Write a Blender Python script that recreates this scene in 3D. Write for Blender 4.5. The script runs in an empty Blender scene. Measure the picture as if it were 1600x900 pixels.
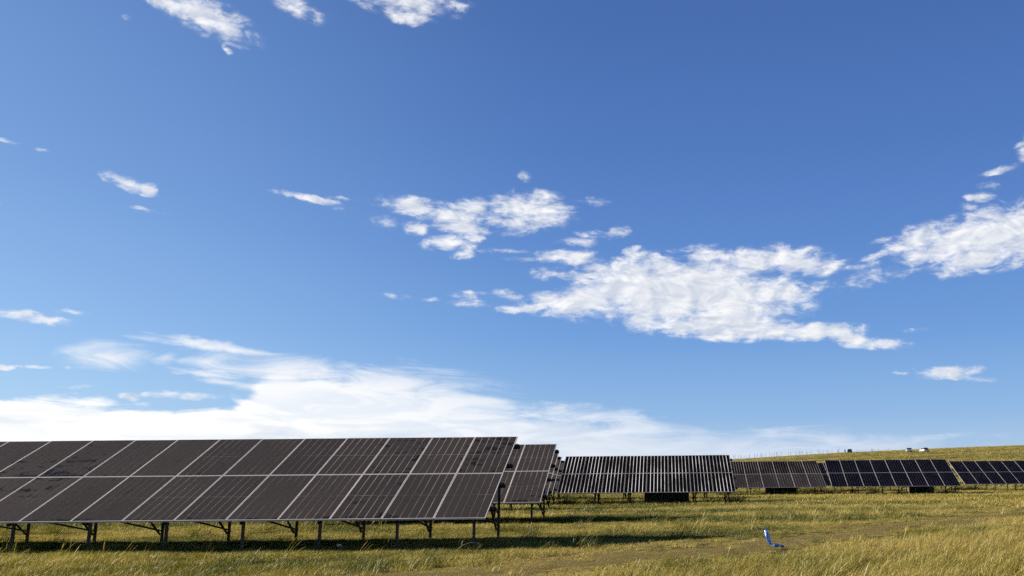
import bpy, bmesh, math, random
import numpy as np
from mathutils import Vector, Matrix

random.seed(7)
rng = np.random.default_rng(11)
R = math.radians
sc = bpy.context.scene
COL = sc.collection

EXPOSURE = 1.2
SKY_STRENGTH = 0.07
SKY_SAT, SKY_HUE = 1.15, 0.5
SUN_POWER = 5.0

# ------------------------------------------------------------------ camera
cam = bpy.data.cameras.new('camera')
cam.lens = 31.5
cam.sensor_width = 36.0
cam.shift_x = -0.1406
cam.clip_start = 0.1
cam.clip_end = 20000
cam_o = bpy.data.objects.new('camera', cam)
COL.objects.link(cam_o)
cam_o.matrix_world = Matrix.Translation((0, 0, 1.85)) @ Matrix.Rotation(R(90 + 11.23), 4, 'X') @ Matrix.Rotation(R(-0.53), 4, 'Z')
sc.camera = cam_o
sc.render.resolution_x, sc.render.resolution_y = 1024, 576
sc.view_settings.view_transform = 'Standard'
sc.view_settings.look = 'None'
sc.view_settings.exposure = EXPOSURE
sc.view_settings.gamma = 1
sc.cycles.max_bounces = 5
sc.cycles.diffuse_bounces = 2
sc.cycles.glossy_bounces = 3
sc.cycles.transmission_bounces = 3
sc.cycles.use_adaptive_sampling = True
sc.cycles.adaptive_threshold = 0.015
sc.cycles.adaptive_min_samples = 12
sc.cycles.use_denoising = False

# ------------------------------------------------------------------ world: clear blue sky with broken cloud
SUN_AZ, SUN_EL = -81.0, 23.5       # degrees, clockwise from +Y
CUMULUS = [    (-28.62,25.46,2.72,0.84,15,1.0), (-27.37,25.01,1.62,0.71,15,1.0), (-30.46,25.65,1.84,0.48,15,0.9), (-26.18,24.88,0.62,0.33,35,0.8),
    (-27.16,23.82,0.31,0.18,35,0.6), (-32.55,24.4,0.26,0.13,0,0.45), (-23.18,26.81,1.43,0.54,15,0.62), (-22.21,26.68,0.61,0.29,15,0.5),
    (-16.29,27.97,2.59,0.8,0,1.0), (-16.58,27.21,1.07,0.44,0,1.0), (-18.53,27.77,1.63,0.36,0,0.6), (-14.43,28.24,1.69,0.36,0,0.6),
    (-37.31,16.96,0.51,0.13,0,0.5), (-35.74,16.72,0.26,0.1,0,0.45), (-31.58,15.67,1.33,0.32,15,1.0), (-30.66,15.41,0.64,0.32,15,1.0),
    (-30.56,14.32,0.83,0.14,6,0.65), (-21.83,15.98,1.71,0.19,6,1.0), (-19.93,15.58,0.53,0.23,0,0.45), (-19.78,16.13,0.95,0.12,0,0.4),
    (-15.7,16.01,1.91,0.51,6,1.0), (-13.08,15.53,2.52,0.64,6,1.0), (-11.68,16.08,1.06,0.6,0,0.8), (-15.36,14.65,0.79,0.43,0,0.95),
    (-12.66,14.87,1.7,0.52,0,1.0), (-13.42,13.84,1.45,0.52,0,0.95), (-11.83,14.23,0.65,0.32,0,0.9), (-12.52,13.2,0.64,0.32,0,0.7),
    (-8.39,16.12,2.43,1.05,0,1.0), (-9.19,15.21,1.49,0.6,0,1.0), (-7.33,15.59,1.76,0.61,0,0.9), (-10.43,15.37,1.24,0.56,0,0.7),
    (-9.24,17.3,0.38,0.4,-15,0.5), (-8.51,18.16,0.46,0.32,0,0.55), (-4.19,16.69,1.1,0.32,0,0.5), (-5.46,16.31,0.93,0.28,0,0.45),
    (-2.58,14.8,0.8,0.37,-8,0.9), (-4.18,14.66,1.01,0.24,0,0.45), (-5.23,14.17,1.17,0.33,0,0.5), (-1.66,13.61,0.67,0.25,-15,0.8),
    (-6.47,13.17,1.58,0.41,0,0.85), (-5.01,13.11,1.25,0.49,0,0.95), (-4.05,12.55,1.17,0.37,0,0.8), (-6.54,12.11,1.41,0.41,0,0.75),
    (-4.38,11.97,1.58,0.37,0,0.6), (-16.42,10.42,1.0,0.2,6,0.45), (-14.47,10.3,0.51,0.16,0,0.45), (-11.91,10.66,1.28,0.28,0,0.5),
    (-11.7,10.15,1.28,0.2,0,0.5), (-9.3,10.65,1.06,0.32,15,0.5), (-9.98,13.49,1.39,0.2,0,0.42), (-8.32,13.05,1.4,0.16,0,0.42),
    (-17.41,14.88,0.85,0.39,0,0.4), (-8.87,9.85,1.22,0.28,0,0.95), (-6.84,10.48,1.15,0.53,0,1.0), (-4.78,10.42,2.65,0.98,-8,1.1),
    (-2.63,11.16,2.58,1.31,-15,1.2), (-1.46,12.14,1.84,1.15,-15,1.1), (0.83,10.73,3.95,1.88,0,1.3), (3.33,10.98,3.93,1.96,0,1.3),
    (0.64,12.45,1.76,0.9,0,1.0), (2.83,13.07,1.59,0.74,-8,0.8), (5.18,10.32,3.89,1.71,0,1.2), (6.57,12.65,2.22,0.98,-8,1.0),
    (8.96,12.72,2.52,0.81,6,1.0), (10.99,12.54,1.61,0.48,0,0.7), (4.81,11.97,2.48,1.06,0,0.9), (7.45,10.67,2.52,0.57,0,1.0),
    (8.67,10.46,1.3,0.49,0,0.9), (10.72,11.02,0.88,0.32,-8,0.6), (4.32,9.12,3.89,0.9,0,1.2), (3.07,8.65,4.91,0.57,6,1.1),
    (1.01,8.44,1.57,0.16,0,0.55), (6.35,8.38,3.84,0.57,0,1.2), (10.19,8.23,2.62,0.48,0,1.2), (11.97,7.88,2.03,0.48,15,1.15),
    (14.48,7.3,1.61,0.28,6,0.9), (12.73,11.17,1.19,0.48,-8,0.62), (14.23,11.64,1.49,0.56,0,0.48), (12.99,12.23,1.58,0.32,0,0.5),
    (13.81,12.62,1.97,0.2,-15,0.5), (14.86,13.75,1.02,0.2,-8,0.5), (17.01,13.59,1.76,0.78,-8,1.0), (19.29,13.39,2.78,1.16,-15,1.2),
    (21.53,13.42,2.7,1.52,-15,1.2), (23.35,13.46,2.11,1.58,-15,1.2), (25.83,13.62,2.7,1.48,-15,1.2), (20.13,12.16,2.27,0.77,-8,1.1),
    (16.79,12.66,1.3,0.78,-15,0.95), (23.3,18.18,0.47,0.52,0,0.7), (24.56,18.81,0.88,0.74,-15,0.8), (22.04,17.25,0.99,0.19,-8,0.55),
    (21.21,16.36,0.59,0.3,0,0.55), (20.8,15.87,0.74,0.27,0,0.8), (20.0,15.22,0.6,0.31,15,0.35), (17.96,5.4,1.76,0.35,0,1.0),
    (19.76,4.94,1.0,0.15,6,0.42), (15.45,5.46,0.68,0.12,0,0.4), (16.26,8.09,0.91,0.16,0,0.35), (-35.67,8.06,1.34,0.27,0,0.62),
    (-34.54,7.92,1.15,0.27,6,0.62), (-33.43,8.39,0.82,0.14,0,0.42), (-36.01,5.31,0.65,0.13,0,0.9), (-34.75,5.38,0.62,0.1,0,0.6),
    (-33.42,5.41,0.26,0.1,0,0.42), (-27.83,4.13,1.55,0.21,0,0.85), (-30.53,4.01,0.46,0.21,0,0.85), (-28.94,4.13,0.95,0.14,0,0.6),
    (-32.89,4.48,0.76,0.14,0,0.45), (-39.43,13.9,1.58,0.45,6,0.9), (-40.71,9.85,2.01,0.5,0,0.9),
]
CIRRUS = [    (-26.1,6.95,4.14,0.33,6,0.95), (-28.1,7.28,1.48,0.22,6,0.8), (-31.58,6.16,2.61,0.76,0,0.55), (-28.16,6.12,5.01,0.43,0,0.5),
    (-26.3,5.33,2.37,0.25,6,0.8), (-25.95,5.05,2.03,0.25,6,0.6), (-21.35,5.71,6.3,1.2,6,0.75), (-22.69,4.74,2.47,1.5,-15,0.85),
    (-16.17,5.06,7.01,1.31,6,0.8), (-10.73,4.01,5.19,0.87,6,0.75), (-5.13,3.14,6.47,0.8,6,0.6), (8.16,2.28,5.46,0.36,0,0.4),
    (4.94,1.45,9.38,0.4,0,0.35), (15.47,1.54,6.5,0.31,0,0.32),
]
EDGE = [(-43.38, 3.55), (-36.16, 3.79), (-31.96, 3.9), (-30.44, 3.67), (-27.29, 3.46), (-25.35, 3.68), (-24.08, 4.89), (-22.41, 5.68), (-18.43, 5.41), (-13.09, 4.71), (-9.15, 3.94), (-5.14, 3.34), (-1.09, 2.91), (2.95, 2.55), (6.96, 2.22), (10.9, 1.92), (16.58, 1.37), (21.92, 0.83)]


w = bpy.data.worlds.new('World')
sc.world = w
w.use_nodes = True
wt = w.node_tree
wt.nodes.clear()

def N(t, kind, **kw):
    n = t.nodes.new(kind)
    for k, v in kw.items():
        setattr(n, k, v)
    return n

def setin(t, n, i, v):
    if v is None:
        return
    if isinstance(v, bpy.types.NodeSocket):
        t.links.new(v, n.inputs[i])
    else:
        n.inputs[i].default_value = v

def MA(t, op, a, b=None, c=None, clamp=False):
    n = N(t, 'ShaderNodeMath', operation=op)
    n.use_clamp = clamp
    setin(t, n, 0, a); setin(t, n, 1, b); setin(t, n, 2, c)
    return n.outputs[0]

def VM(t, op, a, b=None, c=None):
    n = N(t, 'ShaderNodeVectorMath', operation=op)
    setin(t, n, 0, a); setin(t, n, 1, b); setin(t, n, 2, c)
    return n.outputs[1] if op in ('LENGTH', 'DOT_PRODUCT') else n.outputs[0]

def NOISE(t, vec, scale, detail, rough=0.5, distort=0.0, lac=2.0):
    n = N(t, 'ShaderNodeTexNoise', noise_dimensions='2D')
    n.inputs['Scale'].default_value = scale
    n.inputs['Detail'].default_value = detail
    n.inputs['Roughness'].default_value = rough
    n.inputs['Distortion'].default_value = distort
    n.inputs['Lacunarity'].default_value = lac
    t.links.new(vec, n.inputs['Vector'])
    return n.outputs['Fac']

def SMOOTH(t, v, a, b, lo=0.0, hi=1.0):
    n = N(t, 'ShaderNodeMapRange', interpolation_type='SMOOTHSTEP')
    setin(t, n, 0, v); setin(t, n, 1, a); setin(t, n, 2, b); setin(t, n, 3, lo); setin(t, n, 4, hi)
    return n.outputs[0]

def MIXC(t, f, a, b):
    n = N(t, 'ShaderNodeMix', data_type='RGBA')
    setin(t, n, 0, f)
    for i, v in ((6, a), (7, b)):
        setin(t, n, i, v)
    return n.outputs[2]

sky = N(wt, 'ShaderNodeTexSky', sky_type='NISHITA')
sky.sun_disc = False
sky.sun_elevation = R(SUN_EL)
sky.sun_rotation = R(SUN_AZ)
sky.altitude = 300
sky.air_density = 1.0
sky.dust_density = 0.6
sky.ozone_density = 2.2

geo = N(wt, 'ShaderNodeTexCoord')
d = geo.outputs['Generated']
sep = N(wt, 'ShaderNodeSeparateXYZ'); wt.links.new(d, sep.inputs[0])
az = MA(wt, 'MULTIPLY', MA(wt, 'ARCTAN2', sep.outputs[0], sep.outputs[1]), 180 / math.pi)
el = MA(wt, 'MULTIPLY', MA(wt, 'ARCSINE', sep.outputs[2]), 180 / math.pi)
comb = N(wt, 'ShaderNodeCombineXYZ')
wt.links.new(az, comb.inputs[0]); wt.links.new(el, comb.inputs[1])
ae0 = comb.outputs[0]
# ragged edges: the position used for the cloud bodies is itself disturbed
wn = N(wt, 'ShaderNodeTexNoise', noise_dimensions='2D'); wn.inputs['Scale'].default_value = 0.9; wn.inputs['Detail'].default_value = 3
wt.links.new(ae0, wn.inputs['Vector'])
ae = VM(wt, 'MULTIPLY_ADD', VM(wt, 'SUBTRACT', wn.outputs['Color'], (.5, .5, .5)), (.8, .35, 0), ae0)

rots = {}
def rotated(a):
    if a not in rots:
        th = R(a)      # screen-wise descending to the right
        n = N(wt, 'ShaderNodeCombineXYZ')
        wt.links.new(VM(wt, 'DOT_PRODUCT', ae, (math.cos(th), -math.sin(th), 0)), n.inputs[0])
        wt.links.new(VM(wt, 'DOT_PRODUCT', ae, (math.sin(th), math.cos(th), 0)), n.inputs[1])
        rots[a] = (n.outputs[0], th)
    return rots[a]

def blobs(lst, grow):
    acc = None
    for (ca, ce, ra, re, rot, wgt) in lst:
        v, th = rotated(rot)
        px = math.cos(th) * ca - math.sin(th) * ce
        py = math.sin(th) * ca + math.cos(th) * ce
        sx, sy = 1 / (ra * grow), 1 / (re * grow)
        q = VM(wt, 'MULTIPLY_ADD', v, (sx, sy, 0), (-px * sx, -py * sy, 0))
        g = MA(wt, 'MULTIPLY_ADD', VM(wt, 'LENGTH', q), -wgt, wgt)
        acc = MA(wt, 'MAXIMUM', acc if acc is not None else 0.0, g)
    return acc

sq = VM(wt, 'MULTIPLY', ae0, (.55, 1.0, 1.0))                  # clouds lie flatter than they are wide
fb = NOISE(wt, sq, .95, 8, .57, .35)
ff = NOISE(wt, VM(wt, 'MULTIPLY', ae0, (.42, 1.2, 1.0)), 3.2, 5, .58, .4)
fa = NOISE(wt, sq, .8, 4, .56, .5)
fb2 = NOISE(wt, VM(wt, 'ADD', sq, (-.28, .26, 0)), .8, 4, .56, .5)    # the same billows a little towards the sun
dens = blobs(CUMULUS, 1.5)
amp = SMOOTH(wt, dens, .15, .85, 2.1, 1.0)           # ragged rims, solid hearts
cd = MA(wt, 'MULTIPLY_ADD', MA(wt, 'SUBTRACT', fb, .5), amp, dens)
cd = MA(wt, 'MULTIPLY_ADD', MA(wt, 'SUBTRACT', ff, .5), .75, cd)
inside = SMOOTH(wt, dens, .0, .28)
cum = MA(wt, 'MULTIPLY', SMOOTH(wt, cd, .02, .98), inside)

cum = MA(wt, 'MAXIMUM', cum, MA(wt, 'MULTIPLY', MA(wt, 'MULTIPLY', SMOOTH(wt, cd, -.12, .60), inside), .18))   # thin vapour round the puffs

# streaky high cloud
st = VM(wt, 'MULTIPLY', ae0, (.22, 1.15, 1.0))
fs = NOISE(wt, st, .8, 8, .62, .6)
dens2 = blobs(CIRRUS, 1.45)
cir = MA(wt, 'MULTIPLY', SMOOTH(wt, MA(wt, 'MULTIPLY_ADD', MA(wt, 'SUBTRACT', fs, .5), 1.5, dens2), .12, .95), SMOOTH(wt, dens2, 0, .3))
cir = MA(wt, 'MULTIPLY', cir, .85)

# long cloud bank low over the horizon, thick towards the sun, thin veil to the right
fc = N(wt, 'ShaderNodeFloatCurve')
cm = fc.mapping
A0, A1 = -50.0, 30.0
pts = [((a - A0) / (A1 - A0), e / 8.0) for a, e in EDGE]
cv = cm.curves[0]
cv.points[0].location = (0, 3.4 / 8)
cv.points[1].location = (1, .5 / 8)
for x, y in pts:
    cv.points.new(x, y)
cm.update()
setin(wt, fc, 1, MA(wt, 'DIVIDE', MA(wt, 'SUBTRACT', az, A0), A1 - A0, clamp=True))
edge = MA(wt, 'MULTIPLY', fc.outputs[0], 8.0)
under = MA(wt, 'SUBTRACT', edge, el)
under = MA(wt, 'MULTIPLY_ADD', MA(wt, 'SUBTRACT', fs, .5), 2.2, under)
under = MA(wt, 'MULTIPLY_ADD', MA(wt, 'SUBTRACT', fb, .5), .9, under)
thick = SMOOTH(wt, az, -8, 22, 1.0, .6)
soft = SMOOTH(wt, az, -30, -8, .55, 1.3)
bank = MA(wt, 'MULTIPLY', SMOOTH(wt, MA(wt, 'DIVIDE', under, soft), -.25, .9), thick)
bank = MA(wt, 'MULTIPLY', bank, SMOOTH(wt, az, 60, 20, .0, 1.0))
bank = MA(wt, 'MULTIPLY', bank, SMOOTH(wt, MA(wt, 'ABSOLUTE', az), 110, 170, 1.0, .0))
streak = SMOOTH(wt, fs, .36, .62, .72, 1.0)
bank = MA(wt, 'MULTIPLY', bank, streak)

K = 1 / (SKY_STRENGTH * 2 ** EXPOSURE)
lit = SMOOTH(wt, MA(wt, 'MULTIPLY_ADD', MA(wt, 'SUBTRACT', fa, fb2), 1.5, MA(wt, 'MULTIPLY_ADD', dens, -.30, .66)), -.05, .95)
cumcol = MIXC(wt, lit, (.60 * K, .66 * K, .77 * K, 1), (1.04 * K, 1.03 * K, 1.03 * K, 1))
sunny = SMOOTH(wt, az, -36, 12)
bankcol = MIXC(wt, sunny, (1.12 * K, 1.10 * K, 1.06 * K, 1), (.70 * K, .78 * K, .91 * K, 1))
hs = N(wt, 'ShaderNodeHueSaturation')
hs.inputs['Saturation'].default_value = SKY_SAT
hs.inputs['Hue'].default_value = SKY_HUE
wt.links.new(sky.outputs[0], hs.inputs['Color'])
# the clear-air blue by height above the horizon, deeper away from the sun
def lin(c):
    return tuple(((v / 255) / 12.92 if v < 10 else ((v / 255 + .055) / 1.055) ** 2.4) * K for v in c) + (1,)
def ramp(stops):
    n = N(wt, 'ShaderNodeValToRGB')
    e = n.color_ramp.elements
    e[0].position = 0; e[0].color = lin(stops[0][1])
    e[1].position = 1; e[1].color = lin(stops[-1][1])
    for a, c in stops[1:-1]:
        e.new(a / 60).color = lin(c)
    wt.links.new(MA(wt, 'DIVIDE', el, 60, clamp=True), n.inputs[0])
    return n.outputs[0]
near = ramp([(0, (182, 212, 243)), (4, (166, 205, 243)), (8, (150, 191, 238)), (16, (126, 167, 222)), (27, (110, 150, 208)), (60, (80, 120, 185))])
away = ramp([(0, (172, 202, 234)), (3, (136, 179, 230)), (8, (107, 154, 218)), (14, (90, 133, 203)), (20, (78, 119, 189)), (28, (70, 106, 174)), (60, (52, 84, 150))])
tosun = VM(wt, 'DOT_PRODUCT', d, (math.sin(R(SUN_AZ)), math.cos(R(SUN_AZ)), 0.0))
air = MIXC(wt, SMOOTH(wt, tosun, .18, .98), away, near)
col = MIXC(wt, .88, hs.outputs[0], air)
layer = MA(wt, 'MULTIPLY', SMOOTH(wt, NOISE(wt, VM(wt, 'MULTIPLY', ae0, (.10, .9, 1)), .9, 4, .55, .4), .42, .66), SMOOTH(wt, el, 4.2, 1.6))
bankcol = MIXC(wt, MA(wt, 'MULTIPLY', layer, .7), bankcol, (.70 * K, .77 * K, .87 * K, 1))
col = MIXC(wt, bank, col, bankcol)
col = MIXC(wt, cir, col, MIXC(wt, sunny, (1.0 * K, 1.0 * K, 1.0 * K, 1), (.72 * K, .80 * K, .92 * K, 1)))
col = MIXC(wt, cum, col, cumcol)
bg = N(wt, 'ShaderNodeBackground')
bg.inputs[1].default_value = SKY_STRENGTH
wt.links.new(col, bg.inputs[0])
wo = N(wt, 'ShaderNodeOutputWorld')
wt.links.new(bg.outputs[0], wo.inputs[0])

# ------------------------------------------------------------------ sun
sl = bpy.data.lights.new('sun', 'SUN')
sl.energy = SUN_POWER
sl.angle = R(.53)
sl.color = (1.0, .90, .74)
so = bpy.data.objects.new('sun', sl)
COL.objects.link(so)
sdir = Vector((math.sin(R(SUN_AZ)) * math.cos(R(SUN_EL)), math.cos(R(SUN_AZ)) * math.cos(R(SUN_EL)), math.sin(R(SUN_EL))))
so.rotation_euler = sdir.to_track_quat('Z', 'Y').to_euler()
so.location = sdir * 50
w.cycles.sampling_method = 'MANUAL'
w.cycles.sample_map_resolution = 512

# ------------------------------------------------------------------ helpers
def mat(name, base=(.5, .5, .5), rough=.6, metal=0.0, spec=.5):
    m = bpy.data.materials.new(name)
    m.use_nodes = True
    b = m.node_tree.nodes['Principled BSDF']
    b.inputs['Base Color'].default_value = (*base, 1)
    b.inputs['Roughness'].default_value = rough
    b.inputs['Metallic'].default_value = metal
    b.inputs['Specular IOR Level'].default_value = spec
    return m, m.node_tree, b

def link(name, me, parent=None, loc=None, mw=None):
    o = bpy.data.objects.new(name, me)
    COL.objects.link(o)
    if parent is not None:
        o.parent = parent
    if loc is not None:
        o.location = loc
    if mw is not None:
        o.matrix_basis = mw
    return o

def mesh(name, verts, faces, m=None, smooth=False):
    me = bpy.data.meshes.new(name)
    me.from_pydata([tuple(v) for v in verts], [], faces)
    if m:
        me.materials.append(m)
    if smooth:
        for p in me.polygons:
            p.use_smooth = True
    me.update()
    return me

def tag(o, label, cat, group=None):
    o['label'] = label
    o['category'] = cat
    if group:
        o['group'] = group
    return o

def struct(o, kind='structure'):
    o['kind'] = kind
    return o

class MB:
    def __init__(self):
        self.v, self.f = [], []
    def box(self, x0, x1, y0, y1, z0, z1):
        b = len(self.v)
        self.v += [(x0, y0, z0), (x1, y0, z0), (x1, y1, z0), (x0, y1, z0), (x0, y0, z1), (x1, y0, z1), (x1, y1, z1), (x0, y1, z1)]
        self.f += [[b + i for i in q] for q in ((3, 2, 1, 0), (4, 5, 6, 7), (0, 1, 5, 4), (1, 2, 6, 5), (2, 3, 7, 6), (3, 0, 4, 7))]
        return self
    def prism(self, prof, a, b, up=(0, 0, 1)):
        """profile (u, v) swept from a to b"""
        a, b = Vector(a), Vector(b)
        t = (b - a).normalized()
        s = t.cross(Vector(up))
        if s.length < 1e-4:
            s = t.cross(Vector((0, 1, 0)))
        s.normalize()
        n = s.cross(t)
        k = len(prof)
        o = len(self.v)
        for p in (a, b):
            for (u, v) in prof:
                self.v.append(tuple(p + s * u + n * v))
        for i in range(k):
            j = (i + 1) % k
            self.f.append([o + i, o + j, o + k + j, o + k + i])
        self.f.append([o + i for i in range(k)][::-1])
        self.f.append([o + k + i for i in range(k)])
        return self
    def mesh(self, name, m, smooth=False):
        me = mesh(name, self.v, self.f, m, smooth)
        bm = bmesh.new(); bm.from_mesh(me)
        bmesh.ops.recalc_face_normals(bm, faces=bm.faces)
        bm.to_mesh(me); bm.free()
        return me

def channel(wd, dp, th=.006):
    """open C profile like rolled steel"""
    h, k = wd / 2, dp / 2
    return [(-h, -k), (h, -k), (h, -k + th), (-h + th, -k + th), (-h + th, k - th), (h, k - th), (h, k), (-h, k)]

# ------------------------------------------------------------------ terrain
GY = [-60, 0, 10, 20, 29, 39, 47.5, 57.5, 67.5, 77.5, 100, 4000]
GZ = [0.0, 0.0, .0, .06, .06, -.06, -.17, -.30, -.44, -.56, -.6, -.6]
RX = [-400, -120, -40, 16.8, 28.4, 51.6, 68, 91, 109.6, 132.9, 160, 300, 3000]
RZ = [-.4, .2, 1.2, 3.2, 3.86, 5.0, 5.78, 6.55, 7.1, 7.7, 8.2, 9.5, 12.0]
RS = 450 / 330
RX = [v * RS for v in RX]; RZ = [1.85 + (v - 1.85) * RS for v in RZ]
def sstep(x, a, b):
    t = np.clip((x - a) / (b - a), 0, 1)
    return t * t * (3 - 2 * t)
_ph = rng.uniform(0, 6.28, (24, 2)); _k = rng.normal(0, 1, (24, 2))
def lumps(x, y):
    s = 0
    for i in range(24):
        f = .35 * 1.13 ** i
        kx, ky = _k[i] / np.linalg.norm(_k[i])
        s = s + np.sin((x * kx + y * ky) * f + _ph[i, 0]) / (1 + .12 * i)
    return s / 6
def height(x, y):
    x = np.asarray(x, float); y = np.asarray(y, float)
    base = np.interp(y, GY, GZ)
    xe = x * 450 / np.clip(y, 150, 450)
    ridge = np.interp(xe, RX, RZ)
    rise = sstep(y, 90, 455) * (1 - .9 * sstep(y, 465, 1100))
    lm = lumps(x, y) * (.035 + .10 * sstep(y, 100, 250)) * (1 - sstep(y, 400, 500))
    return base * (1 - rise) + ridge * rise + lm

xs = np.unique(np.concatenate([np.linspace(-6000, -220, 14), np.linspace(-220, -45, 45), np.arange(-45, 45, .35), np.linspace(45, 300, 130), np.linspace(300, 6000, 14)]))
ys = np.unique(np.concatenate([np.linspace(-400, -8, 14), np.arange(-8, 12, 1.0), np.arange(12, 42, .35), np.arange(42, 100, .9), np.arange(100, 520, 4), np.linspace(520, 6000, 24)]))
XX, YY = np.meshgrid(xs, ys)
ZZ = height(XX, YY)
nx, ny = len(xs), len(ys)
gv = np.stack([XX.ravel(), YY.ravel(), ZZ.ravel()], 1)
ii = (np.arange(ny - 1)[:, None] * nx + np.arange(nx - 1)[None]).ravel()
gf = np.stack([ii, ii + 1, ii + nx + 1, ii + nx], 1)

def fast_mesh(name, verts, quads, m=None, smooth=True):
    me = bpy.data.meshes.new(name)
    n = quads.shape[1]
    me.vertices.add(len(verts)); me.vertices.foreach_set('co', verts.astype(np.float32).ravel())
    me.loops.add(quads.size); me.loops.foreach_set('vertex_index', quads.astype(np.int32).ravel())
    me.polygons.add(len(quads))
    me.polygons.foreach_set('loop_start', np.arange(0, quads.size, n, dtype=np.int32))
    if smooth:
        me.polygons.foreach_set('use_smooth', np.ones(len(quads), bool))
    if m:
        me.materials.append(m)
    me.update(calc_edges=True)
    return me

# ground cover colour: soil and thatch between the blades, patches of green and straw
m_ground, t, b = mat('meadow_ground', rough=.95, spec=.1)
g = N(t, 'ShaderNodeNewGeometry')
p = g.outputs['Position']
n1 = NOISE(t, VM(t, 'MULTIPLY', p, (.10, .22, 0)), 1.0, 5, .6)
n2 = NOISE(t, VM(t, 'MULTIPLY', p, (1, 1, 0)), 6.0, 6, .65)
n3 = NOISE(t, VM(t, 'MULTIPLY', p, (.03, .14, 0)), 1.0, 4, .6)
c = MIXC(t, SMOOTH(t, n1, .36, .64), (.058, .064, .006, 1), (.150, .122, .020, 1))
c = MIXC(t, SMOOTH(t, n3, .46, .62), c, (.25, .185, .045, 1))
c = MIXC(t, SMOOTH(t, n2, .35, .7), MIXC(t, .55, c, (.022, .022, .006, 1)), c)
t.links.new(c, b.inputs['Base Color'])
bp = N(t, 'ShaderNodeBump'); bp.inputs['Strength'].default_value = 1.0; bp.inputs['Distance'].default_value = .12
t.links.new(n2, bp.inputs['Height']); t.links.new(bp.outputs[0], b.inputs['Normal'])
struct(link('ground', fast_mesh('ground', gv, gf, m_ground)))

# worn vehicle track of flattened dry grass and bare earth
TRACK = np.array([(-14, 8.5), (-9, 12.0), (-4.85, 15.1), (-2.1, 17.06), (-.37, 18.57), (1.69, 20.4), (4.3, 23.3), (8.0, 27.8), (13.9, 35.1), (24, 46.5), (40, 62)])
TALL = np.array([(-6, 8.0), (-.7, 14.2), (.12, 15.6), (1.24, 17.0), (2.86, 18.4), (4.24, 20.0), (5.95, 22.2), (8.22, 24.6), (11.17, 27.6), (30, 44)])
def resample(P, n):
    s = np.concatenate([[0], np.cumsum(np.linalg.norm(np.diff(P, axis=0), axis=1))])
    q = np.linspace(0, s[-1], n)
    return np.stack([np.interp(q, s, P[:, 0]), np.interp(q, s, P[:, 1])], 1)
TR = resample(TRACK, 400)
for _ in range(25):
    TR[1:-1] = (TR[:-2] + TR[1:-1] * 2 + TR[2:]) / 4
tg = np.gradient(TR, axis=0); tg /= np.linalg.norm(tg, axis=1)[:, None]
nm = np.stack([-tg[:, 1], tg[:, 0]], 1)
def dist_poly(x, y, P):
    P = resample(P, 160)
    best = np.full(x.shape, 1e9); sd = np.zeros(x.shape)
    for a, b2 in zip(P[:-1], P[1:]):
        e = b2 - a; L2 = e @ e
        tt = np.clip(((x - a[0]) * e[0] + (y - a[1]) * e[1]) / L2, 0, 1)
        dx, dy = x - a[0] - tt * e[0], y - a[1] - tt * e[1]
        dd = np.hypot(dx, dy)
        s = e[0] * dy - e[1] * dx
        upd = dd < best
        best = np.where(upd, dd, best); sd = np.where(upd, np.sign(s) * dd, sd)
    return sd
wl = .95 + .35 * np.sin(np.arange(400) * .23) + .25 * np.sin(np.arange(400) * .71 + 1)
wr = .85 + .30 * np.sin(np.arange(400) * .19 + 2) + .25 * np.sin(np.arange(400) * .63)
NC = 9
tv = []
for j in range(NC):
    f = j / (NC - 1)
    off = -wr + f * (wl + wr)
    q = TR + nm * off[:, None]
    tv.append(np.stack([q[:, 0], q[:, 1], height(q[:, 0], q[:, 1]) - .03 + .05 * math.sin(f * math.pi) ** .5], 1))
tv = np.stack(tv, 1).reshape(-1, 3)
ti = (np.arange(399)[:, None] * NC + np.arange(NC - 1)[None]).ravel()
m_track, t, b = mat('dirt_track', rough=.95, spec=.1)
g = N(t, 'ShaderNodeNewGeometry'); p = g.outputs['Position']
n1 = NOISE(t, p, 1.1, 6, .65); n2 = NOISE(t, VM(t, 'MULTIPLY', p, (5, 9, 0)), 2.2, 6, .7)
c = MIXC(t, SMOOTH(t, n1, .38, .62), (.195, .145, .045, 1), (.165, .138, .025, 1))
c = MIXC(t, SMOOTH(t, n2, .3, .66), (.110, .078, .028, 1), c)
t.links.new(c, b.inputs['Base Color'])
bp = N(t, 'ShaderNodeBump'); bp.inputs['Strength'].default_value = .9; bp.inputs['Distance'].default_value = .06
t.links.new(n2, bp.inputs['Height']); t.links.new(bp.outputs[0], b.inputs['Normal'])
struct(link('dirt_track', fast_mesh('dirt_track', tv, np.stack([ti, ti + 1, ti + NC + 1, ti + NC], 1), m_track)))

# ------------------------------------------------------------------ solar tables
TILT = R(24.6)
PW, PL = 1.146, 2.286          # one module
PITCH, VP = 1.154, 2.296
RIM, FH = .018, .036

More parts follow.
